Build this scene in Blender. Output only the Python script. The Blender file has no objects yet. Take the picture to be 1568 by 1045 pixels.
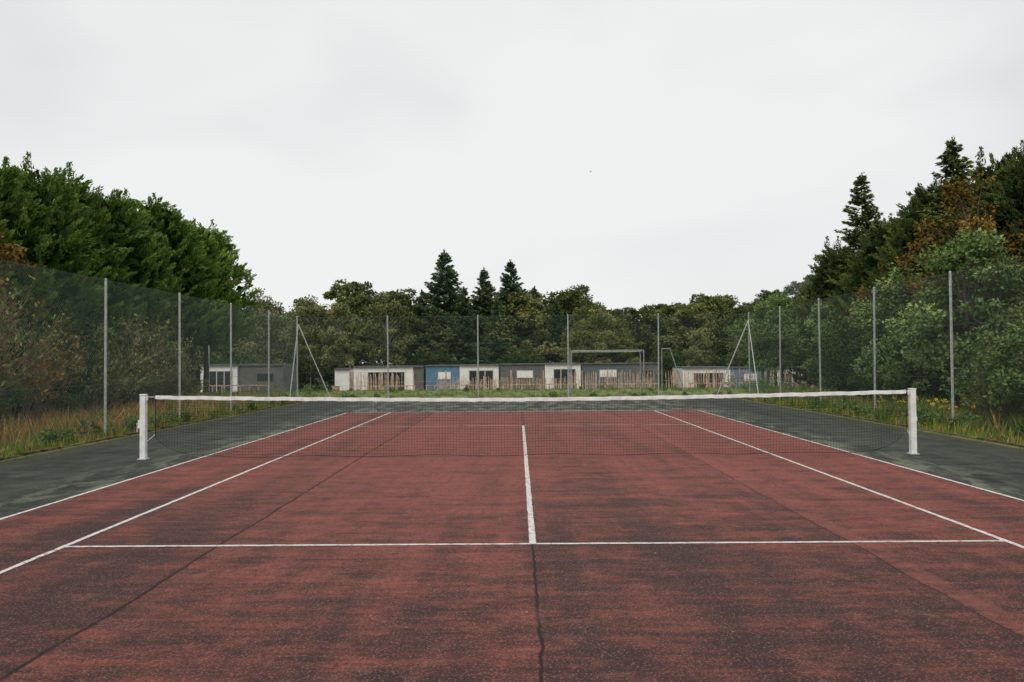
import bpy, math, random
import numpy as np
from mathutils import Matrix, Vector
rng = np.random.default_rng(7)
random.seed(7)
scene = bpy.context.scene
R_ = math.radians

# ------------------------------------------------------------------ helpers
def link(o):
    scene.collection.objects.link(o); return o

def empty(name, loc=(0,0,0)):
    e = bpy.data.objects.new(name, None); e.location = loc; e.empty_display_size = 0.3
    return link(e)

class MB:
    """quad soup builder"""
    def __init__(s): s.v=[]; s.m=[]; s.t=[]; s.n=0
    def add(s, V, mat=0, tint=None):
        V = np.asarray(V, dtype=np.float32)            # (N,4,3)
        if len(V)==0: return
        s.v.append(V); s.m.append(np.full(len(V), mat, np.int32))
        if tint is None: tint = np.full(len(V), .5)
        s.t.append(np.broadcast_to(np.asarray(tint, np.float32), (len(V),)).copy())
    def mesh(s, name, mats, smooth=False):
        V = np.concatenate(s.v); M = np.concatenate(s.m); T = np.concatenate(s.t)
        n = len(V); me = bpy.data.meshes.new(name)
        me.vertices.add(n*4); me.vertices.foreach_set('co', V.reshape(-1))
        me.loops.add(n*4); me.loops.foreach_set('vertex_index', np.arange(n*4, dtype=np.int32))
        me.polygons.add(n); me.polygons.foreach_set('loop_start', np.arange(n, dtype=np.int32)*4)
        me.polygons.foreach_set('loop_total', np.full(n,4,np.int32))
        me.polygons.foreach_set('material_index', M)
        a = me.attributes.new('tint','FLOAT','POINT'); a.data.foreach_set('value', np.repeat(T,4))
        for m in mats: me.materials.append(m)
        me.update(calc_edges=True)
        return me
    def obj(s, name, mats):
        return link(bpy.data.objects.new(name, s.mesh(name, mats)))

def nrm(a): return a/np.maximum(np.linalg.norm(a,axis=-1,keepdims=True),1e-9)

def tubes(P0,P1,r0,r1,sides=3):
    P0=np.atleast_2d(np.asarray(P0,float)); P1=np.atleast_2d(np.asarray(P1,float))
    n=len(P0); r0=np.broadcast_to(r0,(n,)); r1=np.broadcast_to(r1,(n,))
    d=nrm(P1-P0); ref=np.where(np.abs(d[:,2:3])>.9, np.array([[1.,0,0]]), np.array([[0,0,1.]]))
    u=nrm(np.cross(d,ref)); w=np.cross(d,u); out=[]
    for k in range(sides):
        a=2*math.pi*k/sides; b=2*math.pi*(k+1)/sides
        da=math.cos(a)*u+math.sin(a)*w; db=math.cos(b)*u+math.sin(b)*w
        out.append(np.stack([P0+da*r0[:,None],P0+db*r0[:,None],P1+db*r1[:,None],P1+da*r1[:,None]],1))
    return np.concatenate(out)

def leaves(C,D,L,W):
    """rhombic leaves at C along D"""
    n=len(C); D=nrm(D); r=nrm(rng.normal(size=(n,3))); w=nrm(np.cross(D,r))
    L=np.broadcast_to(L,(n,))[:,None]; W=np.broadcast_to(W,(n,))[:,None]
    return np.stack([C-D*L*.5, C+w*W*.5-D*L*.08, C+D*L*.5, C-w*W*.5-D*L*.08],1)

def box(name, x0,x1,y0,y1,z0,z1, mat, parent=None, bevel=0.0):
    me=bpy.data.meshes.new(name)
    v=[(x,y,z) for z in (z0,z1) for y in (y0,y1) for x in (x0,x1)]
    f=[(0,2,3,1),(4,5,7,6),(0,1,5,4),(2,6,7,3),(0,4,6,2),(1,3,7,5)]
    me.from_pydata(v,[],f); me.materials.append(mat); me.update()
    o=link(bpy.data.objects.new(name,me))
    if parent: o.parent=parent
    if bevel>0:
        b=o.modifiers.new('bev','BEVEL'); b.width=bevel; b.segments=3
    return o

# ------------------------------------------------------------------ materials
def newmat(name):
    m=bpy.data.materials.new(name); m.use_nodes=True
    nt=m.node_tree; nt.nodes.clear()
    out=nt.nodes.new('ShaderNodeOutputMaterial'); b=nt.nodes.new('ShaderNodeBsdfPrincipled')
    nt.links.new(b.outputs[0],out.inputs[0]); b.inputs['Roughness'].default_value=.8
    b.inputs['Specular IOR Level'].default_value=.3
    return m,nt,b,out
class N:
    def __init__(s,nt): s.nt=nt
    def inp(s,sock,v):
        if isinstance(v,bpy.types.NodeSocket): s.nt.links.new(v,sock)
        elif v is not None: sock.default_value=v
    def math(s,op,a,b=None,c=None,clamp=False):
        n=s.nt.nodes.new('ShaderNodeMath'); n.operation=op; n.use_clamp=clamp
        s.inp(n.inputs[0],a); s.inp(n.inputs[1],b); s.inp(n.inputs[2],c); return n.outputs[0]
    def noise(s,vec,scale=5,detail=3,rough=.5,dist=0):
        n=s.nt.nodes.new('ShaderNodeTexNoise'); s.inp(n.inputs['Vector'],vec)
        n.inputs['Scale'].default_value=scale; n.inputs['Detail'].default_value=detail
        n.inputs['Roughness'].default_value=rough; n.inputs['Distortion'].default_value=dist
        return n.outputs['Fac']
    def vscale(s,vec,sc,off=(0,0,0)):
        n=s.nt.nodes.new('ShaderNodeMapping'); s.inp(n.inputs[0],vec)
        n.inputs['Scale'].default_value=sc; n.inputs['Location'].default_value=off; return n.outputs[0]
    def mix(s,f,a,b,mode='MIX'):
        n=s.nt.nodes.new('ShaderNodeMix'); n.data_type='RGBA'; n.blend_type=mode
        s.inp(n.inputs[0],f)
        s.inp(n.inputs[6],a if isinstance(a,bpy.types.NodeSocket) else (*a,1))
        s.inp(n.inputs[7],b if isinstance(b,bpy.types.NodeSocket) else (*b,1)); return n.outputs[2]
    def ss(s,v,a,b,lo=0,hi=1):
        n=s.nt.nodes.new('ShaderNodeMapRange'); n.interpolation_type='SMOOTHSTEP'
        s.inp(n.inputs[0],v); n.inputs[1].default_value=a; n.inputs[2].default_value=b
        n.inputs[3].default_value=lo; n.inputs[4].default_value=hi; return n.outputs[0]
    def pos(s): return s.nt.nodes.new('ShaderNodeNewGeometry').outputs['Position']
    def sep(s,v):
        n=s.nt.nodes.new('ShaderNodeSeparateXYZ'); s.inp(n.inputs[0],v); return n.outputs
    def attr(s,name):
        n=s.nt.nodes.new('ShaderNodeAttribute'); n.attribute_name=name; return n.outputs['Fac']
    def objrand(s): return s.nt.nodes.new('ShaderNodeObjectInfo').outputs['Random']
    def bump(s,h,strength=.3,dist=.01):
        n=s.nt.nodes.new('ShaderNodeBump'); s.inp(n.inputs['Height'],h)
        n.inputs['Strength'].default_value=strength; n.inputs['Distance'].default_value=dist; return n.outputs[0]

def simple(name,col,rough=.6,var=.15,scale=4,metal=0,spec=.3):
    m,nt,b,o=newmat(name); n=N(nt)
    f=n.noise(n.pos(),scale,3,.6)
    d=tuple(c*(1-var*1.6) for c in col); l=tuple(min(1,c*(1+var)) for c in col)
    nt.links.new(n.mix(n.ss(f,.3,.7),d,l),b.inputs['Base Color'])
    b.inputs['Roughness'].default_value=rough; b.inputs['Metallic'].default_value=metal
    b.inputs['Specular IOR Level'].default_value=spec
    return m

def flat(name,col):
    m=bpy.data.materials.new(name); m.use_nodes=True; nt=m.node_tree; nt.nodes.clear()
    out=nt.nodes.new('ShaderNodeOutputMaterial'); b=nt.nodes.new('ShaderNodeBsdfDiffuse'); b.inputs[0].default_value=(*col,1)
    nt.links.new(b.outputs[0],out.inputs[0]); return m

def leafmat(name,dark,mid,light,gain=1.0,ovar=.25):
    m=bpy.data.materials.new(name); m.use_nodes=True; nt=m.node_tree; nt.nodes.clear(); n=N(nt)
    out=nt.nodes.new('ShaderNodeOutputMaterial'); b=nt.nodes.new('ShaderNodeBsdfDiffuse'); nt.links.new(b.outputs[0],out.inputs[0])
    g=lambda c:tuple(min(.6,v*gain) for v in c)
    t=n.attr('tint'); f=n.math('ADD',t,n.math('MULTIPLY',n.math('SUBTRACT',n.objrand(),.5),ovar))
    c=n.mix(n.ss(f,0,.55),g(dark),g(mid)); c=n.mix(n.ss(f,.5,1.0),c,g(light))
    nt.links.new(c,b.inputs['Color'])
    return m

M_cyp = leafmat('cypress_foliage',(.026,.052,.014),(.080,.145,.030),(.18,.25,.055),1.35)
M_cypr= leafmat('cypress_foliage_dark',(.022,.038,.016),(.055,.085,.026),(.135,.165,.048),1.25)
M_und = leafmat('undergrowth_foliage',(.014,.026,.010),(.036,.056,.018),(.095,.13,.038),1.1)
M_spr = leafmat('spruce_foliage',(.022,.040,.022),(.050,.080,.042),(.105,.14,.065),1.35)
M_dec = leafmat('broadleaf_foliage',(.036,.050,.020),(.080,.105,.036),(.165,.185,.068),1.3,.4)
M_dec2= leafmat('olive_foliage',(.055,.072,.025),(.135,.145,.05),(.25,.245,.095),1.25)
M_lgt = leafmat('pale_foliage',(.045,.08,.028),(.12,.18,.06),(.27,.34,.13),1.25)
M_bir = leafmat('birch_foliage',(.06,.072,.03),(.135,.145,.06),(.25,.24,.11),1.25)
M_aut = leafmat('autumn_foliage',(.06,.05,.02),(.16,.11,.03),(.36,.20,.05),1.2)
M_hil = leafmat('hazed_hill_foliage',(.085,.105,.075),(.15,.175,.115),(.24,.26,.16),1.1)  # paler greyish greens: distance haze painted into the leaf colour
M_bark= flat('bark',(.09,.075,.06))
M_barkb=flat('birch_bark',(.30,.28,.25))
M_twig= flat('dry_twig',(.17,.115,.08))
M_grass=leafmat('grass_blades',(.055,.12,.022),(.17,.22,.05),(.44,.23,.10),1.15,0)
M_galv= simple('galvanised_steel',(.48,.50,.48),.5,.15,12,.1,.5)
M_wire= flat('fence_wire',(.15,.20,.175))
M_white=simple('white_paint',(.78,.78,.76),.5,.10,9)
M_cord= flat('net_cord',(.02,.021,.022))
M_tape= simple('net_tape',(.80,.80,.78),.85,.12,5)
M_black=flat('dark_metal',(.03,.03,.03))

# ------------------------------------------------------------------ camera
cam=bpy.data.cameras.new('camera'); co=link(bpy.data.objects.new('camera',cam))
cam.sensor_width=36; cam.lens=28.47; cam.clip_start=.05; cam.clip_end=3000
co.matrix_world = (Matrix.Translation((-.115,-13.51,1.61)) @ Matrix.Rotation(R_(.42),4,'Z')
    @ Matrix.Rotation(R_(90+1.36),4,'X') @ Matrix.Rotation(R_(-.45),4,'Z'))
scene.camera=co

# ------------------------------------------------------------------ world + sun
w=bpy.data.worlds.new('World'); scene.world=w; w.use_nodes=True
nt=w.node_tree; nt.nodes.clear(); n=N(nt)
out=nt.nodes.new('ShaderNodeOutputWorld')
sky=nt.nodes.new('ShaderNodeTexSky'); sky.sky_type='NISHITA'; sky.sun_disc=False
sky.sun_elevation=R_(50); sky.sun_rotation=R_(200)
b1=nt.nodes.new('ShaderNodeBackground'); nt.links.new(sky.outputs[0],b1.inputs[0]); b1.inputs[1].default_value=.08
tc=nt.nodes.new('ShaderNodeTexCoord').outputs['Generated']
v=n.vscale(tc,(1.0,1.0,2.0),(.3,0,.15))
f1=n.noise(v,1.5,2,.45,.3); f2=n.noise(n.vscale(tc,(1.3,1.3,3.2),(3,1,2)),2.2,3,.5,.3)
f=n.math('ADD',n.math('MULTIPLY',f1,.70),n.math('MULTIPLY',f2,.30))
cl=n.mix(n.ss(f,.36,.62),(.72,.735,.74),(.91,.915,.91))
z=n.sep(tc)[2]
cl=n.mix(n.ss(z,.02,.26,.6,0),cl,(.90,.91,.91))
b2=nt.nodes.new('ShaderNodeBackground'); nt.links.new(cl,b2.inputs[0]); b2.inputs[1].default_value=1.0
mx=nt.nodes.new('ShaderNodeMixShader'); mx.inputs[0].default_value=.94
nt.links.new(b1.outputs[0],mx.inputs[1]); nt.links.new(b2.outputs[0],mx.inputs[2]); nt.links.new(mx.outputs[0],out.inputs[0])
sl=bpy.data.lights.new('sun','SUN'); sl.energy=1.4; sl.angle=R_(30); sl.color=(1,.955,.87)
so=link(bpy.data.objects.new('sun',sl)); so.rotation_euler=(R_(44),0,R_(-20))
so.location=(0,0,50)
scene.view_settings.view_transform='Standard'

# ------------------------------------------------------------------ terrain
def sstep(a): a=np.clip(a,0,1); return a*a*(3-2*a)
def tz(x,y):
    x=np.asarray(x,float); y=np.asarray(y,float)
    z=-1.65*sstep((y-28)/30.)
    z=z+40*np.exp(-(((x-190)/100)**2+((y-380)/130)**2))
    out=np.maximum(np.maximum(np.abs(x)-8.6,0),np.maximum(y-19.6,-18.6-y))
    z=z+np.where(out<=0.001,-.05,.02+.03*np.sin(x*1.3)*np.sin(y*.9)*np.clip(out,0,1))
    return z
xs=np.unique(np.concatenate([np.linspace(-700,-60,20),np.linspace(-60,-12,25),np.linspace(-12,-8.8,9),[-8.61,-8.59],np.linspace(-8,8,9),[8.59,8.61],np.linspace(8.8,12,9),np.linspace(12,60,25),np.linspace(60,700,50)]))
ys=np.unique(np.concatenate([np.linspace(-120,-20,8),[-18.61,-18.59],np.linspace(-18,19,38),[19.59,19.61],np.linspace(20,70,51),np.linspace(70,900,70)]))
X,Y=np.meshgrid(xs,ys); Z=tz(X,Y)
me=bpy.data.meshes.new('ground'); nx,ny=len(xs),len(ys)
vv=np.stack([X,Y,Z],-1).reshape(-1,3)
ff=[(j*nx+i,j*nx+i+1,(j+1)*nx+i+1,(j+1)*nx+i) for j in range(ny-1) for i in range(nx-1)]
me.from_pydata(vv.tolist(),[],ff); me.update()
m,nt,b,o=newmat('ground_grass'); n=N(nt); p=n.pos()
g=n.mix(n.ss(n.noise(p,.6,4,.6),.35,.65),(.12,.18,.04),(.23,.24,.08))
g=n.mix(n.ss(n.noise(p,9,3,.7),.45,.7),g,(.08,.10,.035))
xx,yy,zz=n.sep(p)
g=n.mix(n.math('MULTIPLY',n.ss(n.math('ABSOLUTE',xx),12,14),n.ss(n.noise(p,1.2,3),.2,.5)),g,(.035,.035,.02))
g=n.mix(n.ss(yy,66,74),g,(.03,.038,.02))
nt.links.new(g,b.inputs['Base Color'])
me.materials.append(m); link(bpy.data.objects.new('ground',me))

# ------------------------------------------------------------------ court
def sheet(name,x0,x1,y0,y1,z,mat,parent=None,jit=0,step=.25):
    nxx=max(1,int((x1-x0)/step)); nyy=max(1,int((y1-y0)/step))
    if jit==0: nxx=nyy=1
    gx=np.linspace(x0,x1,nxx+1); gy=np.linspace(y0,y1,nyy+1)
    GX,GY=np.meshgrid(gx,gy); GX=GX+rng.normal(size=GX.shape)*jit; GY=GY+rng.normal(size=GY.shape)*jit
    V=np.stack([GX,GY,np.full(GX.shape,z)],-1).reshape(-1,3); k=nxx+1
    F=[(j*k+i,j*k+i+1,(j+1)*k+i+1,(j+1)*k+i) for j in range(nyy) for i in range(nxx)]
    me=bpy.data.meshes.new(name); me.from_pydata(V.tolist(),[],F); me.materials.append(mat); me.update()
    o=link(bpy.data.objects.new(name,me)); o.parent=parent; return o

def courtmat(kind):
    m,nt,b,o=newmat(kind); n=N(nt); p=n.pos(); x,y,z=n.sep(p)
    cross=n.noise(n.vscale(p,(.6,3.0,1)),1.0,4,.62,.4)
    cross2=n.noise(n.vscale(p,(1.3,8.0,1),(4,2,0)),1.0,4,.72,.7)
    lon=n.noise(n.vscale(p,(2.2,.12,1),(1,5,0)),1.0,3,.5,.3)
    big=n.noise(p,.32,2,.5)
    fine=n.noise(p,75,2,.7); mid=n.noise(p,13,4,.75); blot=n.noise(p,3.2,4,.65)
    d=n.math('ADD',n.math('MULTIPLY',cross,.38),n.math('MULTIPLY',cross2,.46))
    d=n.math('ADD',d,n.math('MULTIPLY',lon,.36)); d=n.math('ADD',d,n.math('MULTIPLY',big,.10))
    d=n.math('ADD',d,n.math('MULTIPLY',n.math('SUBTRACT',blot,.5),.35))
    if kind=='court_red':
        near=n.ss(y,-10,1.0,.15,-.02)  # darker towards camera: weathering plus a lens vignette painted into the colour
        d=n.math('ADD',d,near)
        right=n.math('MULTIPLY',n.ss(x,.0,.03),n.ss(x,2.72,2.76,1,0))
        d=n.math('ADD',d,n.math('MULTIPLY',right,n.ss(y,-9,-3,.045,.03)))
        d=n.math('ADD',d,n.ss(x,-2.77,-2.73,.045,0))
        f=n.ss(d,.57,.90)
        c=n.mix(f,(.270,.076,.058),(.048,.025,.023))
        c=n.mix(n.ss(n.noise(p,2.2,4,.7),.54,.70,0,.30),c,(.30,.125,.098))
        c=n.mix(n.ss(mid,.50,.64,0,.60),c,(.055,.027,.024))
        c=n.mix(n.ss(fine,.55,.68,0,.65),c,(.34,.16,.13))
        c=n.mix(n.ss(fine,.46,.34,0,.75),c,(.030,.018,.017))
        wob=n.math('ADD',n.math('MULTIPLY',n.math('SUBTRACT',n.noise(p,5,4,.7),.5),.06),n.math('MULTIPLY',n.math('SUBTRACT',n.noise(p,.7,1),.5),.10))
        def seam(x0,w_):
            return n.ss(n.math('ABSOLUTE',n.math('ADD',n.math('SUBTRACT',x,x0),wob)),w_*.5,w_*1.4,1,0)
        patch=n.math('MULTIPLY',n.ss(n.math('ABSOLUTE',n.math('ADD',n.math('SUBTRACT',x,2.86),wob)),.05,.13,1,0),n.ss(n.noise(p,5,3,.7),.35,.60,.05,.45))
        c=n.mix(patch,c,(.27,.09,.07))
        gap=n.ss(n.noise(p,1.5,2),.3,.5,.5,.97)
        c=n.mix(n.math('MULTIPLY',seam(-2.75,.015),gap),c,(.02,.013,.012))
        c=n.mix(n.math('MULTIPLY',seam(.0,.011),gap),c,(.02,.013,.012))
        c=n.mix(n.math('MULTIPLY',seam(2.75,.008),gap),c,(.03,.018,.016))
    else:
        c=n.mix(n.ss(d,.54,.80),(.058,.068,.054),(.016,.020,.016))
        ax=n.math('ABSOLUTE',x)
        near=n.ss(ax,5.4,7.0,1,0)
        mo=n.math('MULTIPLY',n.math('MAXIMUM',near,.15),n.ss(n.noise(n.vscale(p,(1,.4,1)),2.2,5,.7,.5),.45,.60,0,.9))
        c=n.mix(mo,c,(.18,.19,.135))
        edge=n.math('MULTIPLY',n.ss(ax,7.9,8.6),n.ss(n.noise(p,3,4,.7),.35,.6))
        c=n.mix(edge,c,(.07,.065,.035))
        c=n.mix(n.ss(mid,.50,.66,0,.6),c,(.014,.017,.014))
        c=n.mix(n.ss(fine,.56,.70,0,.5),c,(.15,.16,.14))
    nt.links.new(c,b.inputs['Base Color']); b.inputs['Roughness'].default_value=.8
    b.inputs['Specular IOR Level'].default_value=.2
    nt.links.new(n.bump(fine,.6,.006),b.inputs['Normal']); return m
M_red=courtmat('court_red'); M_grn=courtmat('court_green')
m,nt,b,o=newmat('court_line_paint'); n=N(nt); p=n.pos()
c=n.mix(n.ss(n.noise(p,16,4,.75),.48,.64,0,.8),(.70,.69,.66),(.34,.24,.21))
c=n.mix(n.ss(n.noise(p,90,2,.8),.54,.66,0,.6),c,(.26,.13,.10))
nt.links.new(c,b.inputs['Base Color']); M_line=m
court=empty('tennis_court')
sheet('surround_surface',-8.66,8.66,-18.6,19.6,0,M_grn,court)
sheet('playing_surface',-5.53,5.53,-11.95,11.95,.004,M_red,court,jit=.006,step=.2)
hw=.025; L0=.008
for sx in (-1,1):
    sheet('doubles_sideline',sx*5.485-hw,sx*5.485+hw,-11.885,11.885,L0,M_line,court,.0025,.12)
    sheet('singles_sideline',sx*4.115-hw,sx*4.115+hw,-11.885,11.885,L0,M_line,court,.0025,.12)
for sy in (-1,1):
    for (a,bb) in ((-5.459,-4.141),(-4.089,4.089),(4.141,5.459)):
        sheet('baseline',a,bb,sy*11.885-.045,sy*11.885+.045,L0,M_line,court,.0022,.12)
    for (a,bb) in ((-4.089,-.030),(.030,4.089)):
        sheet('service_line',a,bb,sy*6.40-hw,sy*6.40+hw,L0,M_line,court,.0022,.12)
sheet('centre_service_line',-.029,.029,-6.42,6.42,L0,M_line,court,.0025,.12)
M_kerb=simple('edging',(.12,.085,.06),.9,.4,5)
for sx in (-1,1):
    mbk=MB()
    k=70; yb=np.linspace(-18.6,19.6,k+1)
    for i in range(k):
        h=.03+.04*rng.random(); xo=sx*(8.66+.02*rng.random())
        x0,x1=sorted((xo,xo+sx*.09)); y0,y1=yb[i],yb[i+1]-.01; z1=h
        q=lambda a:np.array(a,float)
        mbk.add([q([(x0,y0,z1),(x1,y0,z1),(x1,y1,z1),(x0,y1,z1)]),q([(x0,y0,-.05),(x0,y0,z1),(x0,y1,z1),(x0,y1,-.05)]),q([(x1,y0,-.05),(x1,y0,z1),(x1,y1,z1),(x1,y1,-.05)]),q([(x0,y0,-.05),(x1,y0,-.05),(x1,y0,z1),(x0,y0,z1)])])
    e=mbk.obj('court_edging',[M_kerb])

# ------------------------------------------------------------------ tennis net
net=empty('tennis_net')
XL,XR=-6.38,6.42
def topz(x):
    t=(np.asarray(x,float)-XL)/(XR-XL); return 1.065-.085*(1-np.abs(2*t-1)**1.6)
nx0,nx1=XL+.20,XR-.10
def botz(x):
    x=np.asarray(x,float); return .035+.34*np.exp(-(x-nx0)/.28)+.34*np.exp(-(nx1-x)/.28)+.012*np.sin(x*3.1)
mb=MB()
gx=np.arange(nx0,nx1,.047); nn=len(gx)
yoff=lambda x,z:.018*np.sin(x*2.3)*(1-z)+.01*np.sin(x*7+z*4)*(1-z)
S=6
for k in range(S):
    za=botz(gx)+(topz(gx)-botz(gx))*k/S; zb=botz(gx)+(topz(gx)-botz(gx))*(k+1)/S
    mb.add(tubes(np.stack([gx,yoff(gx,za),za],1),np.stack([gx,yoff(gx,zb),zb],1),.0017,.0017))
rows=np.linspace(0,1,22)
for r in rows:
    za=botz(gx)+(topz(gx)-.02-botz(gx))*r; P=np.stack([gx,yoff(gx,za),za],1)
    rad=.0042 if r==0 else .0017
    mb.add(tubes(P[:-1],P[1:],rad,rad))
for xe in (nx0,nx1):
    mb.add(tubes([(xe,0,float(botz(xe)))],[(xe,0,float(topz(xe)))],.006,.006,5))
o=mb.obj('mesh_cords',[M_cord]); o.parent=net
mb=MB(); tx=np.linspace(nx0-.0,nx1,160)
for s_ in (-1,1):
    ya=np.full(len(tx),s_*.006); zt=topz(tx)+.003*np.sin(tx*9)+.002*np.sin(tx*23); zb=zt-.056+.003*np.sin(tx*31)
    A=np.stack([tx,ya,zb],1); B=np.stack([tx,ya,zt],1); T=np.stack([tx,ya*0,zt+.004],1)
    mb.add(np.stack([A[:-1],A[1:],B[1:],B[:-1]],1)); mb.add(np.stack([B[:-1],B[1:],T[1:],T[:-1]],1))
o=mb.obj('headband',[M_tape]); o.parent=net
mb=MB(); mb.add(tubes([(XL,0,1.05),(XR,0,1.05),(XL+.03,0,.28),(XR-.03,0,.28)],[(nx0,0,float(topz(nx0))-.02),(nx1,0,float(topz(nx1))-.02),(nx0,0,.42),(nx1,0,.42)],.005,.005,6))
o=mb.obj('net_cable',[M_white]); o.parent=net
for sx,xp in ((-1,XL),(1,XR)):
    box('post',xp-.048,xp+.048,-.048,.048,-.02,1.07,M_white,net,.012)
    box('post_cap',xp-.053,xp+.053,-.053,.053,1.0702,1.092,M_white,net,.008)
    box('base_sleeve',xp-.075,xp+.075,-.075,.075,.0,.022,M_galv,net,.006)
    box('pulley_housing',xp-sx*.05-.02,xp-sx*.05+.02,-.022,.022,.985,1.06,M_white,net,.006)
box('winder_box',XL-.082,XL-.049,-.035,.035,.52,.66,M_white,net,.008)
mb=MB(); mb.add(tubes([(XL-.083,0,.6),(XL-.10,0,.6)],[(XL-.115,0,.6),(XL-.10,-.02,.46)],.010,.010,8)); o=mb.obj('winder_handle',[M_galv]); o.parent=net
box('hook_plate',XR+.049,XR+.066,-.03,.03,.55,.62,M_white,net,.005)

# ------------------------------------------------------------------ chain link fence
H=3.4
FL,FR,FB,FF=-9.12,9.30,19.62,-18.5
def chain(p0,p1,name,parent,rad=.0015):
    p0=np.array(p0,float); p1=np.array(p1,float); L=np.linalg.norm(p1-p0); u=(p1-p0)/L
    s=.075; a=np.arange(-H,L,s); mb=MB(); A=[];B=[]
    z0=.04; K=14
    for st in a:
        for k in range(K):
            q0,q1=st+H*k/K,st+H*(k+1)/K; c0,c1=max(q0,0),min(q1,L)
            if c1<=c0: continue
            za,zb=z0+(c0-st),z0+(c1-st)
            A.append((c0,za));B.append((c1,zb)); A.append((L-c0,za));B.append((L-c1,zb))
    A=np.array(A);B=np.array(B)
    f=lambda q:np.concatenate([p0[:2]+u[:2]*q[:,:1],q[:,1:2]],1)
    mb.add(tubes(f(A),f(B),rad,rad))
    hz=np.array([.06,1.15,2.3,H+.02]); 
    mb.add(tubes(np.array([[p0[0],p0[1],h] for h in hz]),np.array([[p1[0],p1[1],h] for h in hz]),.0024,.0024,4))
    o=mb.obj(name,[M_wire]); o.parent=parent
fence=empty('chain_link_fence')
chain((FL,FF,0),(FL,FB,0),'wire_mesh_side',fence); chain((FR,FF,0),(FR,FB,0),'wire_mesh_side',fence)
chain((FL,FB,0),(FR,FB,0),'wire_mesh_end',fence,.0013)
mb=MB(); pp=[]
for i in range(11):
    y=FB-3.86*i
    if y<-19: break
    for x in (FL-.03,FR+.03): pp.append((x+rng.normal()*.01,y))
for i in range(1,5): pp.append((FL+(FR-FL)*i/5,FB+.03))
pp=np.array(pp); n_=len(pp)
lean=rng.normal(size=(n_,2))*.015
mb.add(tubes(np.c_[pp,np.full(n_,-.1)],np.c_[pp+lean,np.full(n_,H+.06)],.028,.028,10))
mb.add(tubes(np.c_[pp+lean,np.full(n_,H+.06)],np.c_[pp+lean,np.full(n_,H+.085)],.032,.004,10))
br=[]
for x,s in ((FL,1),(FR,-1)):
    br.append(((x,FB,H-.25),(x+s*1.35,FB+.05,0))); br.append(((x,FB,H-.25),(x,FB-1.35,0)))
A=np.array([q[0] for q in br]);B=np.array([q[1] for q in br])
mb.add(tubes(A,B,.023,.023,8))
o=mb.obj('posts_and_braces',[M_galv]); o.parent=fence

M_galvd=simple('weathered_steel',(.34,.35,.33),.6,.2,9,.1,.4)
goal=empty('football_goal'); mb=MB()
gy,gz=23.5,2.02; xa,xb=2.32,5.62
mb.add(tubes([(xa,gy,-.05),(xb,gy,-.05),(xa,gy,gz),(xa,gy,gz),(xb,gy,gz),(xa,gy+1,gz-.05),(xb,gy+1,gz-.05),(xb,gy+1,gz-.05)],
             [(xa,gy,gz),(xb,gy,gz),(xb,gy,gz),(xa,gy+1,gz-.05),(xb,gy+1,gz-.05),(xa,gy+1.1,-.05),(xb,gy+1.1,-.05),(xa,gy+1,gz-.05)],.026,.026,10))
o=mb.obj('goal_frame',[M_galvd]); o.parent=goal
brc=MB(); brc.add(tubes([(6.0,21.0,0),(6.0,21.0,2.05),(6.35,21.0,2.05)],[(6.0,21.0,2.05),(6.35,21.0,2.05),(6.95,21.0,.2)],.022,.022,8))
brc.obj('exercise_bar_frame',[M_galvd])

# ------------------------------------------------------------------ vegetation generators
def limb(mb,p0,p1,r0,r1,seg=4,sag=0.1,mat=1,jit=.05):
    p0=np.array(p0,float);p1=np.array(p1,float); t=np.linspace(0,1,seg+1)[:,None]
    L=np.linalg.norm(p1-p0); P=p0+(p1-p0)*t; P[:,2]+=(np.sin(t[:,0]*math.pi))*sag*L
    P[1:-1]+=rng.normal(size=(seg-1,3))*jit*L*.3
    r=r0+(r1-r0)*t[:,0]; mb.add(tubes(P[:-1],P[1:],r[:-1],r[1:],5),mat)
    return P

def spruce(H,R,ls=1.0,dens=1.0,base=.05):
    mb=MB(); limb(mb,(0,0,-.2),(0,0,H*.97),.022*H*.7,.015,8,0,1,.004)
    z=H*base; C=[];D=[];T=[]
    while z<H*.985:
        f=1-z/H; nb=int(6+5*f)
        for k in range(nb):
            az=rng.random()*2*math.pi; L=R*(f**.8)*rng.uniform(.62,1.12)+.12
            if rng.random()<.06: L*=.5
            up=.35*(1-f)-.28*f; o=np.array([math.cos(az),math.sin(az),0]); s=np.array([-math.sin(az),math.cos(az),0])
            n_=int((10+34*L)*dens); t=rng.uniform(.12,1,n_)**.75
            side=rng.uniform(-1,1,n_)*(.30*L*(1.05-t)+.06)
            zz=z+L*(up*t+.12*t*t)-np.abs(side)*.25-rng.random(n_)*.10*ls
            c=o*(L*t)[:,None]+s*side[:,None]; c[:,2]=zz
            d=o*.8+s*(np.sign(side)*.6)[:,None]+np.array([0,0,-.15])+rng.normal(size=(n_,3))*.25
            bt=rng.uniform(.1,.6); C.append(c);D.append(d);T.append(np.clip(bt+t*.3+rng.normal(size=n_)*.1,0,1))
            mb.add(tubes([(0,0,z)],[tuple(o*L*.85+np.array([0,0,z+L*(up*.85+.08)]))],.02,.006,3),1)
        z+=rng.uniform(.16,.30)*(.7+.5*f)*(H/9)**.5
    C=np.concatenate(C);D=np.concatenate(D);T=np.concatenate(T); n_=len(C)
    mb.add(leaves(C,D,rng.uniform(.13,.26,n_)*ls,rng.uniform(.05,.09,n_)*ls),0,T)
    c=np.c_[rng.normal(size=(40,2))*.05,rng.uniform(H*.93,H*1.01,40)]
    mb.add(leaves(c,rng.normal(size=(40,3))*.5+[0,0,1],.16*ls,.05*ls),0,.4)
    return mb

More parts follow.
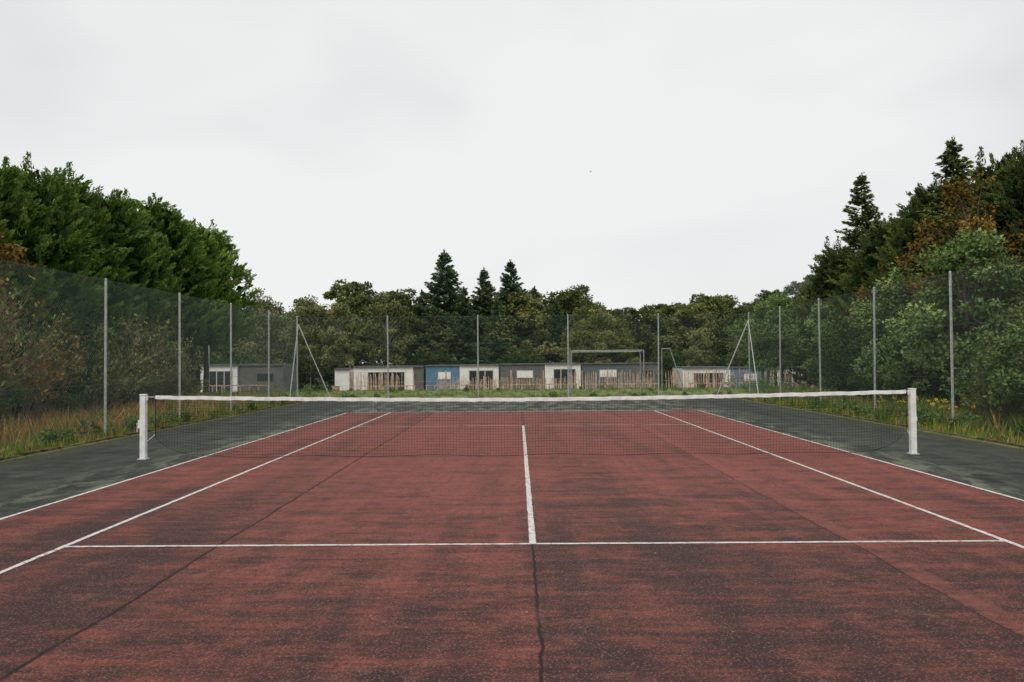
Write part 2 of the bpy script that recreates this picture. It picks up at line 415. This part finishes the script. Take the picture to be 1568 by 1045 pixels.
def cypress(H,R,ls=1.0,base=0.0,ncl=520,nl=85,lead=4):
    mb=MB(); limb(mb,(0,0,-.2),(0,0,H*.9),.16,.02,6,0,1,.01)
    ph=rng.random(6)*6.28
    def env(t,az):
        return R*(np.clip((t-base)/.10+.45,0,1)**.6)*np.clip(1-t**2.8,0,1)**.70*(1+.08*np.sin(2*az+ph[0])+.07*np.sin(5*az+ph[1]+t*6)+.08*np.sin(3*az+ph[2]-t*11))
    C=[];D=[];T=[]
    for k in range(ncl):
        t=base+(1-base)*rng.random()**.9*.97; az=rng.random()*2*math.pi
        r=env(t,az)*rng.uniform(.74,1.0); o=np.array([math.cos(az),math.sin(az),0])
        pd=o*rng.uniform(.5,1.0)+np.array([0,0,rng.uniform(.35,1.1)])+rng.normal(size=3)*.2; pd/=np.linalg.norm(pd)
        L=rng.uniform(.45,.95); n_=nl
        q=rng.uniform(0,1,n_); rad=(.30*(1-q*.75))*L
        off=rng.normal(size=(n_,3)); off=nrm(off)*(rad*rng.uniform(.5,1,n_))[:,None]
        c=o*r+np.array([0,0,t*H]) + pd*((q-.35)*L)[:,None]+off
        c[:,2]-=.12*q*q*L
        C.append(c);D.append(pd*1.3+off*1.5+rng.normal(size=(n_,3))*.25)
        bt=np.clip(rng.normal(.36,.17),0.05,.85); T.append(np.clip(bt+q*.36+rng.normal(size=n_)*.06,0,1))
    C=np.concatenate(C);D=np.concatenate(D);T=np.concatenate(T);n_=len(C)
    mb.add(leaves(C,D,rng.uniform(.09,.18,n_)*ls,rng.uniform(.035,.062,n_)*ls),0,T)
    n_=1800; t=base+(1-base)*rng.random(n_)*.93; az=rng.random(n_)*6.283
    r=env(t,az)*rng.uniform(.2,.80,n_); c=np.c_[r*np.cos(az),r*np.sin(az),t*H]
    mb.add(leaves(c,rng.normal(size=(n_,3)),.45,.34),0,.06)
    for k in range(lead):
        a=rng.random()*6.28; rr=rng.uniform(0,.35)*R; zt=H*rng.uniform(.92,1.04)
        n_=200; q=rng.random(n_); sp=.26*(1-q)+.03
        c=np.c_[rr*math.cos(a)+rng.normal(size=n_)*sp,rr*math.sin(a)+rng.normal(size=n_)*sp,zt-1.3+q*1.5]
        mb.add(leaves(c,rng.normal(size=(n_,3))*.5+[0,0,.8],.15*ls,.05*ls),0,rng.uniform(.3,.7,n_))
    return mb

def broad(H,R,base=.2,ls=.2,ncl=75,nl=200,clr=.26,hang=0.0,stems=1,trunk_r=.02):
    mb=MB(); zb=H*base; zc=(H+zb)/2; hz=(H-zb)/2
    tops=[]
    for s in range(stems):
        a=rng.random()*6.28; rr=0 if stems==1 else R*.35
        P=limb(mb,(0.15*math.cos(a)*(stems>1),.15*math.sin(a)*(stems>1),-.2),(rr*math.cos(a),rr*math.sin(a),zc+hz*.3),H*trunk_r,H*trunk_r*.35,6,0,1,.03); tops.append(P)
    C=[];D=[];T=[]
    for k in range(ncl):
        while True:
            q=rng.uniform(-1,1,3)
            l=np.linalg.norm(q)
            if l<=1 and (l>.45): break
        az=math.atan2(q[1],q[0]); lob=1+.14*math.sin(3*az+H)+.10*math.sin(5*az+R*3+q[2]*4)
        taper=1-.22*max(q[2],0)
        cc=np.array([q[0]*R*lob*taper,q[1]*R*lob*taper,zc+q[2]*hz])
        rc=clr*R*rng.uniform(.6,1.25); n_=int(nl*rng.uniform(.6,1.3))
        off=nrm(rng.normal(size=(n_,3)))*(rng.uniform(.35,1,n_)**.7)[:,None]*rc; off[:,2]*=.72
        c=cc+off; C.append(c); d=off*1.2+rng.normal(size=(n_,3))*rc*.6; d[:,2]-=hang; D.append(d)
        bt=np.clip(rng.normal(.45,.20),.05,.9); T.append(np.clip(bt+off[:,2]/rc*.18+rng.normal(size=n_)*.10,0,1))
        P=tops[k%stems]; st=P[min(len(P)-1,max(1,int(len(P)*(.35+.6*(cc[2]-zb)/(H-zb)*.9))))]
        limb(mb,st,cc,H*trunk_r*.28,.012,3,.05,1,.06)
    C=np.concatenate(C);D=np.concatenate(D);T=np.concatenate(T);n_=len(C)
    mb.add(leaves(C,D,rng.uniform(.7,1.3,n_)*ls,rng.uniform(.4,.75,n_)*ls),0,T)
    return mb

def brush(H,R,nst=100,leafn=900,tw=1.0):
    mb=MB(); C=[];D=[]
    for k in range(nst):
        a=rng.random()*6.28; b0=rng.random()*R*.35; sp=rng.uniform(.2,1)*R; h=H*rng.uniform(.55,1.05)*(1-.25*(sp/R)**2)
        p0=np.array([b0*math.cos(a),b0*math.sin(a),-.05]); p1=np.array([sp*math.cos(a),sp*math.sin(a),h])
        P=limb(mb,p0,p1,.011*tw,.005*tw,5,.10,1,.07)
        for j in range(5):
            q=P[rng.integers(2,6)]+rng.normal(size=3)*.03; d=rng.normal(size=3)*.25+np.array([math.cos(a)*.25,math.sin(a)*.25,.4])
            e=q+d*rng.uniform(.4,1.0); mb.add(tubes([q],[e],.006*tw,.003*tw,3),1)
            for _ in range(3): C.append(q+(e-q)*rng.random()); D.append(d+rng.normal(size=3)*.4)
    C=np.array(C);D=np.array(D); idx=rng.integers(0,len(C),leafn)
    C2=C[idx]+rng.normal(size=(leafn,3))*.07
    mb.add(leaves(C2,D[idx],rng.uniform(.07,.15,leafn),rng.uniform(.03,.06,leafn)),0,rng.random(leafn))
    return mb

def place(me,name,x,y,s=1,rot=None,parent=None,z=None,sz=None):
    o=bpy.data.objects.new(name,me); zz=float(tz(x,y)) if z is None else z
    o.location=(x,y,zz); o.rotation_euler=(0,0,rng.random()*6.28 if rot is None else rot)
    o.scale=(s,s,sz if sz else s)
    link(o)
    if parent: o.parent=parent
    return o

CY=[cypress(8.3,2.5).mesh('cypress_a',[M_cyp,M_bark]),cypress(8.3,2.6).mesh('cypress_b',[M_cyp,M_bark]),cypress(8.3,2.4).mesh('cypress_c',[M_cyp,M_bark])]
CYU=cypress(8.3,2.5,base=.30,ncl=420).mesh('cypress_raised',[M_cyp,M_bark])
CR=[cypress(8.6,2.5).mesh('cypress_d',[M_cypr,M_bark]),cypress(8.6,2.7).mesh('cypress_e',[M_cypr,M_bark])]
SPN=[spruce(11,2.9,1.1,1.2).mesh('spruce_near_a',[M_cypr,M_bark]),spruce(10.5,3.0,1.1,1.2).mesh('spruce_near_b',[M_cypr,M_bark])]
SPF=[spruce(14,4.9,1.9,.8).mesh('spruce_far_a',[M_spr,M_bark]),spruce(14,4.0,1.9,.7,.08).mesh('spruce_far_b',[M_spr,M_bark])]
BD=[broad(11,3.6,.22,.34,80,150).mesh('broad_a',[M_dec,M_bark]),broad(11,4.2,.18,.34,90,150).mesh('broad_b',[M_dec,M_bark]),broad(11,3.2,.3,.34,70,150).mesh('broad_c',[M_dec,M_bark])]
OL=broad(11,3.8,.2,.34,80,150).mesh('broad_olive',[M_dec2,M_bark])
BI=[broad(10,2.1,.22,.26,75,110,.32,.6,trunk_r=.007).mesh('birch_a',[M_bir,M_barkb]),broad(10,2.5,.2,.26,85,110,.30,.6,trunk_r=.007).mesh('birch_b',[M_bir,M_barkb])]
HL=[broad(10,4,.1,.6,60,70).mesh('hill_tree_a',[M_hil,M_bark]),broad(10,5,.05,.6,60,70).mesh('hill_tree_b',[M_hil,M_bark])]
RND=broad(7.6,3.3,.08,.20,180,200,.22).mesh('round_tree',[M_dec2,M_bark])
SH=[broad(3,1.7,.02,.11,60,190,.30,stems=3).mesh('shrub_a',[M_dec,M_bark]),broad(3,1.5,.02,.12,50,190,.32,stems=3).mesh('shrub_b',[M_lgt,M_bark])]
SHL=broad(3,1.7,.02,.12,45,170,.30,stems=3).mesh('shrub_left',[M_und,M_twig])
SHD=broad(3,1.9,.0,.13,60,160,.30,stems=3).mesh('shrub_dark',[M_und,M_bark])
PAL=broad(6,2.2,.1,.15,80,150,.28,stems=2).mesh('pale_tree',[M_lgt,M_bark])
AUT=broad(7.6,1.9,.2,.14,70,130,.28).mesh('autumn_tree',[M_aut,M_bark])
BR=[brush(2.9,1.9,75,1900,1.2).mesh('brush_a',[M_dec2,M_twig]),brush(2.2,1.6,55,3000,1.1).mesh('brush_b',[M_dec2,M_twig])]
BRR=brush(2.6,1.5,45,1800,1.1).mesh('brush_rusty',[M_aut,M_twig])

# left cypress row
y=-8.0; i=0
while y<32.0:
    d=y+13.5; h=8.25+.3*math.sin(i*1.9)+(.35 if d>33 else 0)
    me=CYU if y>21 else CY[i%3]
    place(me,'cypress_tree',-17.4+rng.normal()*.25,y,h/8.3*1.03); 
    y+=2.3+rng.uniform(-.2,.2); i+=1
for k in range(7):
    place(CY[k%3],'cypress_tree',-21.8+rng.normal()*.4,-2+4.4*k,1.02)
place(AUT,'autumn_tree',-15.2,7.4,.98)
# undergrowth left
for (x,y,s) in ((-13.6,1,1.0),(-14.2,4,1.1),(-14,7,1.05),(-14.2,10,1.15),(-14,13,1.05),(-14.3,16,1.0),(-15.3,18.5,.95),(-14.5,-2,1.1),(-13.7,-5,1.1),(-15.8,12,1.3),(-15.9,16,1.2),(-16.6,19.5,1.1)):
    place(SHD,'shrub',x,y,s)
for (x,y,s) in ((-11.7,2.4,1.1),(-12.2,4.4,1.1),(-12.0,-.5,1.1),(-12.4,12.6,1.0),(-12.0,10.3,.85)):
    place(BR[0],'dry_bush',x,y,s)
for (x,y,s) in ((-11.4,4.6,.9),(-12.6,7.4,.8)):
    place(BRR,'rusty_bush',x,y,s)
for (x,y,s) in ((-11.8,8.4,.9),(-13.8,16.2,1.0),(-11.9,14.0,.7)):
    place(BR[1],'leafy_bush',x,y,s)
for (x,y,s) in ((-12.6,9.4,.95),(-12.8,6.2,.9),(-12.6,1.2,.95),(-12.8,14.6,.85),(-11.9,6.6,.6)):
    place(SHL,'shrub',x,y,s)
place(SH[0],'shrub',-11.9,3.3,.62); place(SH[0],'shrub',-12.3,11.4,.6)

# right side
lst=[(20.0,36.5,8.2),(18.3,33.2,8.0),(20.5,31.0,9.0),(18.6,27.5,8.2),(19.0,24.8,8.6),(18.4,22.4,9.0),(18.8,18.0,9.2),(18.2,15.2,8.6),(18.6,12.4,8.6),(18.3,9.5,8.7),(18.6,6.6,9),(18.3,3.6,8.6),(18.4,.8,8.7),(18.5,-2.2,8.6),(22.5,20,9.2),(22.5,14,9.5),(22.5,27,8.6),(22.6,8,9.5)]
for k,(x,y,h) in enumerate(lst): place(CR[k%2],'cypress_tree',x,y,h/8.6*1.02)
place(SPN[0],'spruce_tree',18.6,30.4,11.5/11,sz=11.6/11)
place(SPN[1],'spruce_tree',18.2,20.4,10.7/10.5)
place(SPN[0],'spruce_tree',18.2,11.6,.86)
place(AUT,'autumn_tree',15.9,14.9,1.10); place(AUT,'autumn_tree',16.6,23.5,.85)
for (x,y,s) in ((14.4,1,1.1),(14.6,4,1.1),(14.2,7,1.1),(14.8,10,1.1),(14.4,13,1.15),(14.8,16,1.1),(14.9,19,1.1),(15.6,22.5,1.1),(14.8,-3,1.1),(17.5,27,1.1),(16.2,8,1.35),(16.3,12,1.35),(16.3,17,1.35)):
    place(SHD,'shrub',x,y,s)
place(PAL,'young_ash_tree',12.9,9.4,.84); place(PAL,'young_ash_tree',15.4,19.2,.85); place(PAL,'young_ash_tree',13.6,4.2,.8)
place(PAL,'young_ash_tree',15.6,35.5,.92); place(PAL,'young_ash_tree',14.0,33.0,.80); place(PAL,'young_ash_tree',16.4,30.5,.75)
for k,(x,y,s) in enumerate(((12.4,5.2,1.0),(12.4,12.6,.9),(12.9,14.9,.9),(12.8,17.6,.85),(14.2,22.0,.8),(11.0,3.6,.85),(10.6,1.4,.75),(12.2,7.4,.7),(11.6,-1,.9))):
    place(SH[k%2] if k not in (2,3) else SHL,'shrub',x,y,s)
place(BR[1],'leafy_bush',10.8,4.9,.6)
# back trees
for (x,y,h) in ((-8.2,76,15.4),(-3.9,78,13.6),(-.9,76.5,14.3)):
    place(SPF[0],'spruce_tree',x,y,h/14*(1.0 if h>15 else .88),sz=h/14)
place(SPF[1],'spruce_tree',-10.9,77.5,.80); place(SPF[1],'spruce_tree',-6.0,75,.80); place(SPF[1],'spruce_tree',1.8,78,.82); place(SPF[1],'spruce_tree',-2.3,74.5,.72)
place(RND,'round_oak_tree',7.5,61.5,1.0)
dt=empty('distant_trees')
def sky_h(x,d):
    px=793+x*1240/d
    k=[(-400,440),(370,455),(440,436),(520,444),(545,428),(615,428),(640,455),(800,442),(880,442),(900,458),(1120,454),(1230,450),(2000,430)]
    yy=np.interp(px,[a for a,_ in k],[c for _,c in k]); return (552-yy)*d/1240+1.61+1.65
for row,(yr,sp,pr) in enumerate(((77,4.8,BD),(86,5.2,BD),(100,6.5,BD))):
    x=-62 if row else -56
    while x<62:
        yy=yr+rng.uniform(-2,2); d=yy+13.5; px=793+x*1240/d
        h=sky_h(x,d)*rng.uniform(.86,1.03)
        me=pr[rng.integers(0,3)]
        if row==0 and 365<px<530: me=BI[rng.integers(0,2)]; h*=1.02
        elif row>0 and 365<px<530: h*=.86
        elif rng.random()<.22: me=OL
        elif rng.random()<.12 and not 880<px<1200: me=SPF[1]; h*=.95
        hh=14 if me in SPF else (10 if me in BI else 11)
        place(me,'tree',x,yy,h/hh*rng.uniform(.95,1.1),parent=dt,sz=h/hh)
        x+=sp*rng.uniform(.75,1.25)
x=-56
while x<56:
    place(SHD,'undergrowth',x,71+rng.uniform(-2,2),rng.uniform(.9,1.5),parent=dt); x+=rng.uniform(2.4,3.8)
for (x,y,s) in ((-24,62,.85),(-20.5,66,.95),(-17.2,64,.9),(-13.5,69,1.0),(17,64,.6),(20,60,.55)):
    place(BI[rng.integers(0,2)],'birch_tree',x,y,s)
hf=empty('hill_forest')
for k in range(330):
    x=rng.uniform(20,280); y=rng.uniform(150,400)
    if tz(x,y)<-1 and y>200: continue
    place(HL[k%2],'tree',x,y,rng.uniform(.8,1.2),parent=hf)

# ------------------------------------------------------------------ grass & weeds
def grass(name,regs):
    mb=MB()
    for (x0,x1,y0,y1,nt_,nb,h0,h1,t0,t1) in regs:
        tx=rng.uniform(x0,x1,nt_); ty=rng.uniform(y0,y1,nt_); th=rng.uniform(h0,h1,nt_); tt=np.clip(rng.normal((t0+t1)/2,(t1-t0)/2.5,nt_),0,1)
        X=np.repeat(tx,nb)+rng.normal(size=nt_*nb)*.07; Y=np.repeat(ty,nb)+rng.normal(size=nt_*nb)*.07
        Hh=np.repeat(th,nb)*rng.uniform(.5,1.1,nt_*nb); T=np.clip(np.repeat(tt,nb)+rng.normal(size=nt_*nb)*.15,0,1)
        n_=len(X); Z0=tz(X,Y)-.01; a=rng.random(n_)*6.28; bend=rng.uniform(.1,.65,n_)*Hh
        dx,dy=np.cos(a),np.sin(a); wx,wy=-np.sin(a+rng.normal(size=n_)*.8),np.cos(a+rng.normal(size=n_)*.8)
        w_=rng.uniform(.005,.011,n_)
        P0=np.stack([X,Y,Z0],1); P1=np.stack([X+dx*bend*.35,Y+dy*bend*.35,Z0+Hh*.6],1); P2=np.stack([X+dx*bend,Y+dy*bend,Z0+Hh],1)
        Wv=np.stack([wx*w_,wy*w_,0*w_],1)
        mb.add(np.stack([P0-Wv,P0+Wv,P1+Wv*.8,P1-Wv*.8],1),0,T); mb.add(np.stack([P1-Wv*.8,P1+Wv*.8,P2+Wv*.15,P2-Wv*.15],1),0,T)
    return mb.obj(name,[M_grass])
grass('grass',[
 (-12.5,-8.85,-4,19.5,2600,12,.05,.16,.15,.6),
 (-9.4,-8.8,-4,19.5,340,12,.08,.26,.2,.9),
 (-12.6,-10.0,2,14,480,16,.25,.65,.6,1.15),
 (-9.9,-9.2,3,16,200,14,.15,.50,.4,1.1),
 (-12.0,-9.5,12,20,300,16,.2,.5,.3,.9),
 (8.85,12.5,-4,19.5,2200,12,.05,.18,.1,.6),
 (8.8,9.6,-4,19.5,360,12,.10,.32,.2,.8),
 (9.5,12,3,19,400,16,.2,.55,.1,.75),
 (-12,12,19.75,21,300,12,.05,.18,.2,.7),
 (-16,16,21,33,2000,12,.05,.13,.15,.55)])
mb=MB()
for (x0,x1,y0,y1,k,h) in ((-9.5,-8.9,2,19,34,.28),(8.95,9.7,2,19,40,.32),(-12,-9.7,0,14,26,.38),(-9,9,19.8,20.6,14,.2),(-14,14,27,31,18,.28),(10,13,20,30,20,.7),(-13,-9.5,19,28,16,.5)):
    for _ in range(k):
        cx,cy=rng.uniform(x0,x1),rng.uniform(y0,y1); hh=h*rng.uniform(.5,1.3); n_=160
        o_=nrm(rng.normal(size=(n_,3)))*(rng.random(n_)**.4)[:,None]*hh*.6; o_[:,:2]*=rng.uniform(.8,1.7); c=np.array([cx,cy,float(tz(cx,cy))+hh*.5])+o_
        c[:,2]=np.maximum(c[:,2],float(tz(cx,cy))+.01)
        mb.add(leaves(c,o_+rng.normal(size=(n_,3))*.2,rng.uniform(.05,.10,n_),rng.uniform(.02,.05,n_)),0,np.clip(rng.uniform(.1,.6)+rng.normal(size=n_)*.12,0,1))
mb.obj('weeds',[M_lgt])
M_yel=simple('yellow_petals',(.75,.55,.03),.7,.1)
mb=MB()
fx=np.concatenate([rng.uniform(9.4,10.6,30),rng.uniform(-9,9,12)]); fy=np.concatenate([rng.uniform(4.5,9,30),rng.uniform(19.9,21,12)])
for a_,b_ in zip(fx,fy):
    z0=float(tz(a_,b_)); h=rng.uniform(.35,.6); mb.add(tubes([(a_,b_,z0)],[(a_,b_,z0+h)],.004,.003),1)
    c=np.array([a_,b_,z0+h])+rng.normal(size=(9,3))*.022; mb.add(leaves(c,rng.normal(size=(9,3)),.05,.035),0,.5)
mb.obj('yellow_wildflowers',[M_yel,M_grass])
M_deb=simple('dead_leaf',(.32,.20,.11),.8,.4,20)
mb=MB(); n_=150
c=np.c_[rng.uniform(-8,8,n_),rng.uniform(-10,8,n_),np.full(n_,.014)]
a=rng.random(n_)*6.28; s_=rng.uniform(.006,.018,n_)
d=np.stack([np.cos(a)*s_,np.sin(a)*s_,0*a],1); e=np.stack([-np.sin(a)*s_*.5,np.cos(a)*s_*.5,s_*.35],1)
mb.add(np.stack([c-d,c+e,c+d,c-e*np.array([1,1,-.4])],1)); mb.obj('fallen_leaves',[M_deb])

# ------------------------------------------------------------------ mobile homes
M_w=simple('cream_cladding',(.80,.78,.74),.6,.06,2); M_g=simple('grey_cladding',(.13,.122,.118),.7,.15,2)
M_b=simple('blue_cladding',(.10,.20,.30),.6,.12,2); M_bg=simple('slate_cladding',(.10,.125,.145),.6,.12,2)
M_roof=simple('roof_sheet',(.12,.12,.125),.5,.15,2); M_frame=simple('window_frame',(.6,.59,.56),.5,.05)
m,nt,b,o=newmat('window_glass'); b.inputs['Base Color'].default_value=(.02,.025,.03,1); b.inputs['Roughness'].default_value=.08; b.inputs['Specular IOR Level'].default_value=.6; M_gl=m
M_wood=simple('deck_timber',(.46,.33,.24),.8,.3,6)
def home(x0,x1,y0,zt,secs,depth=4.0):
    """secs: list of (width share, material, kind)"""
    hm=empty('mobile_home',((x0+x1)/2,y0,0)); 
    ox=(x0+x1)/2; gz=float(tz(ox,y0+1))-.05
    def B(name,a,b_,c,d_,e,f_,mt): return box(name,a-ox,b_-ox,c-y0,d_-y0,e,f_,mt,hm)
    x=x0; tot=sum(s[0] for s in secs); yb=y0+depth
    B('skirting',x0+.1,x1-.1,y0+.12,yb-.12,gz-.2,gz+.35,M_g)
    for fr,mt,kind in secs:
        wd=(x1-x0)*fr/tot; a,b_=x,x+wd; x=b_; pj=.25 if kind=='bay' else 0
        top=zt; zb=gz+.352
        B('wall_section',a+.002,b_-.002,y0-pj,yb,zb,top,mt)
        k=int((top-zb)/.22)
        for j in range(1,k): B('cladding_joint',a+.01,b_-.01,y0-pj-.006,y0-pj-.001,zb+j*.22-.008,zb+j*.22+.008,mt)
        ex=.0 if mt is not M_w else .03
        B('roof',a+.003,b_-.003,y0-pj-.16-ex,yb+.1,top+.002,top+.10+ex,M_roof)
        yw=y0-pj
        if kind=='bay':
            w0,w1=a+wd*.24,b_-wd*.14
            B('sliding_window',w0,w1,yw-.03,yw-.012,zb+.25,top-.42,M_gl)
            B('window_head',w0-.05,w1+.05,yw-.06,yw-.013,top-.418,top-.36,M_frame)
            B('window_sill',w0-.05,w1+.05,yw-.06,yw-.013,zb+.19,zb+.248,M_frame)
            for q in (0,.33,.66,1): B('mullion',w0+(w1-w0)*q-.03,w0+(w1-w0)*q+.03,yw-.055,yw-.031,zb+.252,top-.422,M_frame)
        elif kind=='win':
            w0,w1=a+wd*.42,a+wd*.78
            B('window_frame',w0-.06,w1+.06,yw-.03,yw-.008,top-1.25,top-.55,mt)
            B('window_pane',w0,w1,yw-.045,yw-.032,top-1.18,top-.62,M_gl)
        elif kind=='blind':
            w0,w1=a+wd*.38,a+wd*.72
            B('window_frame',w0-.05,w1+.05,yw-.03,yw-.008,top-1.15,top-.5,M_frame)
            B('roller_blind',w0,w1,yw-.045,yw-.032,top-1.10,top-.55,M_w)
    B('deck',x0+.2,x1-.4,y0-2.2,y0-.4,gz+.2,gz+.32,M_wood)
    for q in np.linspace(x0+.3,x1-.5,9): B('rail_post',q-.04,q+.04,y0-2.2,y0-2.12,gz+.322,gz+1.2,M_wood)
    B('hand_rail',x0+.2,x1-.4,y0-2.22,y0-2.1,gz+1.202,gz+1.27,M_wood)
    return hm
home(-24.2,-18.0,48,1.36,[(2.7,M_w,'bay'),(3.3,M_g,'win')])
home(-16.1,-14.75,57,.9,[(1,M_w,'none')])
home(-14.3,-8.3,56.5,1.08,[(5.2,M_w,'bay'),(.9,M_g,'none')])
home(-8.15,-1.8,56.8,1.15,[(3.0,M_b,'blind'),(3.4,M_w,'bay')])
home(-1.65,5.25,56.4,1.22,[(3.9,M_g,'blind'),(3.1,M_w,'bay')])
home(5.45,12.2,57.2,1.22,[(4.1,M_bg,'blind'),(2.6,M_g,'win')])
home(14.1,21.6,57.2,.78,[(4.2,M_w,'bay'),(3.3,M_b,'blind')])
home(21.8,25.8,57.0,.70,[(1,M_w,'bay')])

M_pale=simple('chestnut_pale',(.60,.42,.32),.85,.25,5)
mb=MB(); xp=np.arange(-11.6,20.3,.075)
keep=(rng.random(len(xp))<.92)&~((xp>-8.0)&(xp<-5.6))&~((xp>9.2)&(xp<9.9)); xp=xp[keep]; n_=len(xp)
yp=41.5+.4*np.sin(xp*.3)+rng.normal(size=n_)*.02; zp=tz(xp,yp)
hh=np.where((xp>3.2)|(xp<-7.9),1.42,1.08)+rng.normal(size=n_)*.10
ln=rng.normal(size=n_)*.05
mb.add(tubes(np.c_[xp,yp,zp-.1],np.c_[xp+ln,yp,zp+hh],rng.uniform(.016,.028,n_),rng.uniform(.012,.022,n_),5))
for xq in np.arange(-11.6,20.3,2.2):
    yq=41.5+.4*math.sin(xq*.3)+.06; zq=float(tz(xq,yq)); mb.add(tubes([(xq,yq,zq-.1)],[(xq,yq,zq+1.6)],.045,.045,8))
for h in (.3,.85):
    xa_=np.arange(-11.6,20.3,.5); ya=41.5+.4*np.sin(xa_*.3)+.03; P=np.c_[xa_,ya,tz(xa_,ya)+h]; mb.add(tubes(P[:-1],P[1:],.006,.006,3))
mb.obj('paling_fence',[M_pale])

# tiny distant bird
bird=MB(); bx,by,bz=5.4,46.5,15.6; k=.55
P=lambda a,b,c:(bx+a*k,by+b*k,bz+c*k)
bird.add([[P(-.12,0,0),P(0,-.05,.04),P(.16,0,.01),P(0,.05,-.04)],[P(-.02,-.04,0),P(.07,-.04,0),P(-.02,-.22,.08),P(-.06,-.4,.02)],[P(-.02,.04,0),P(.07,.04,0),P(-.02,.22,.08),P(-.06,.4,.02)]])
bird.obj('bird',[M_black])
lp=MB(); lp.add(tubes([(-20.6,40,-1.2),(-20.6,40,2.9)],[(-20.6,40,2.9),(-20.6,40,3.05)],.045,.035,8)); lp.add(tubes([(-20.6,40,3.05)],[(-20.6,40,3.25)],.14,.09,8)); lp.obj('garden_lamp_post',[M_galv])
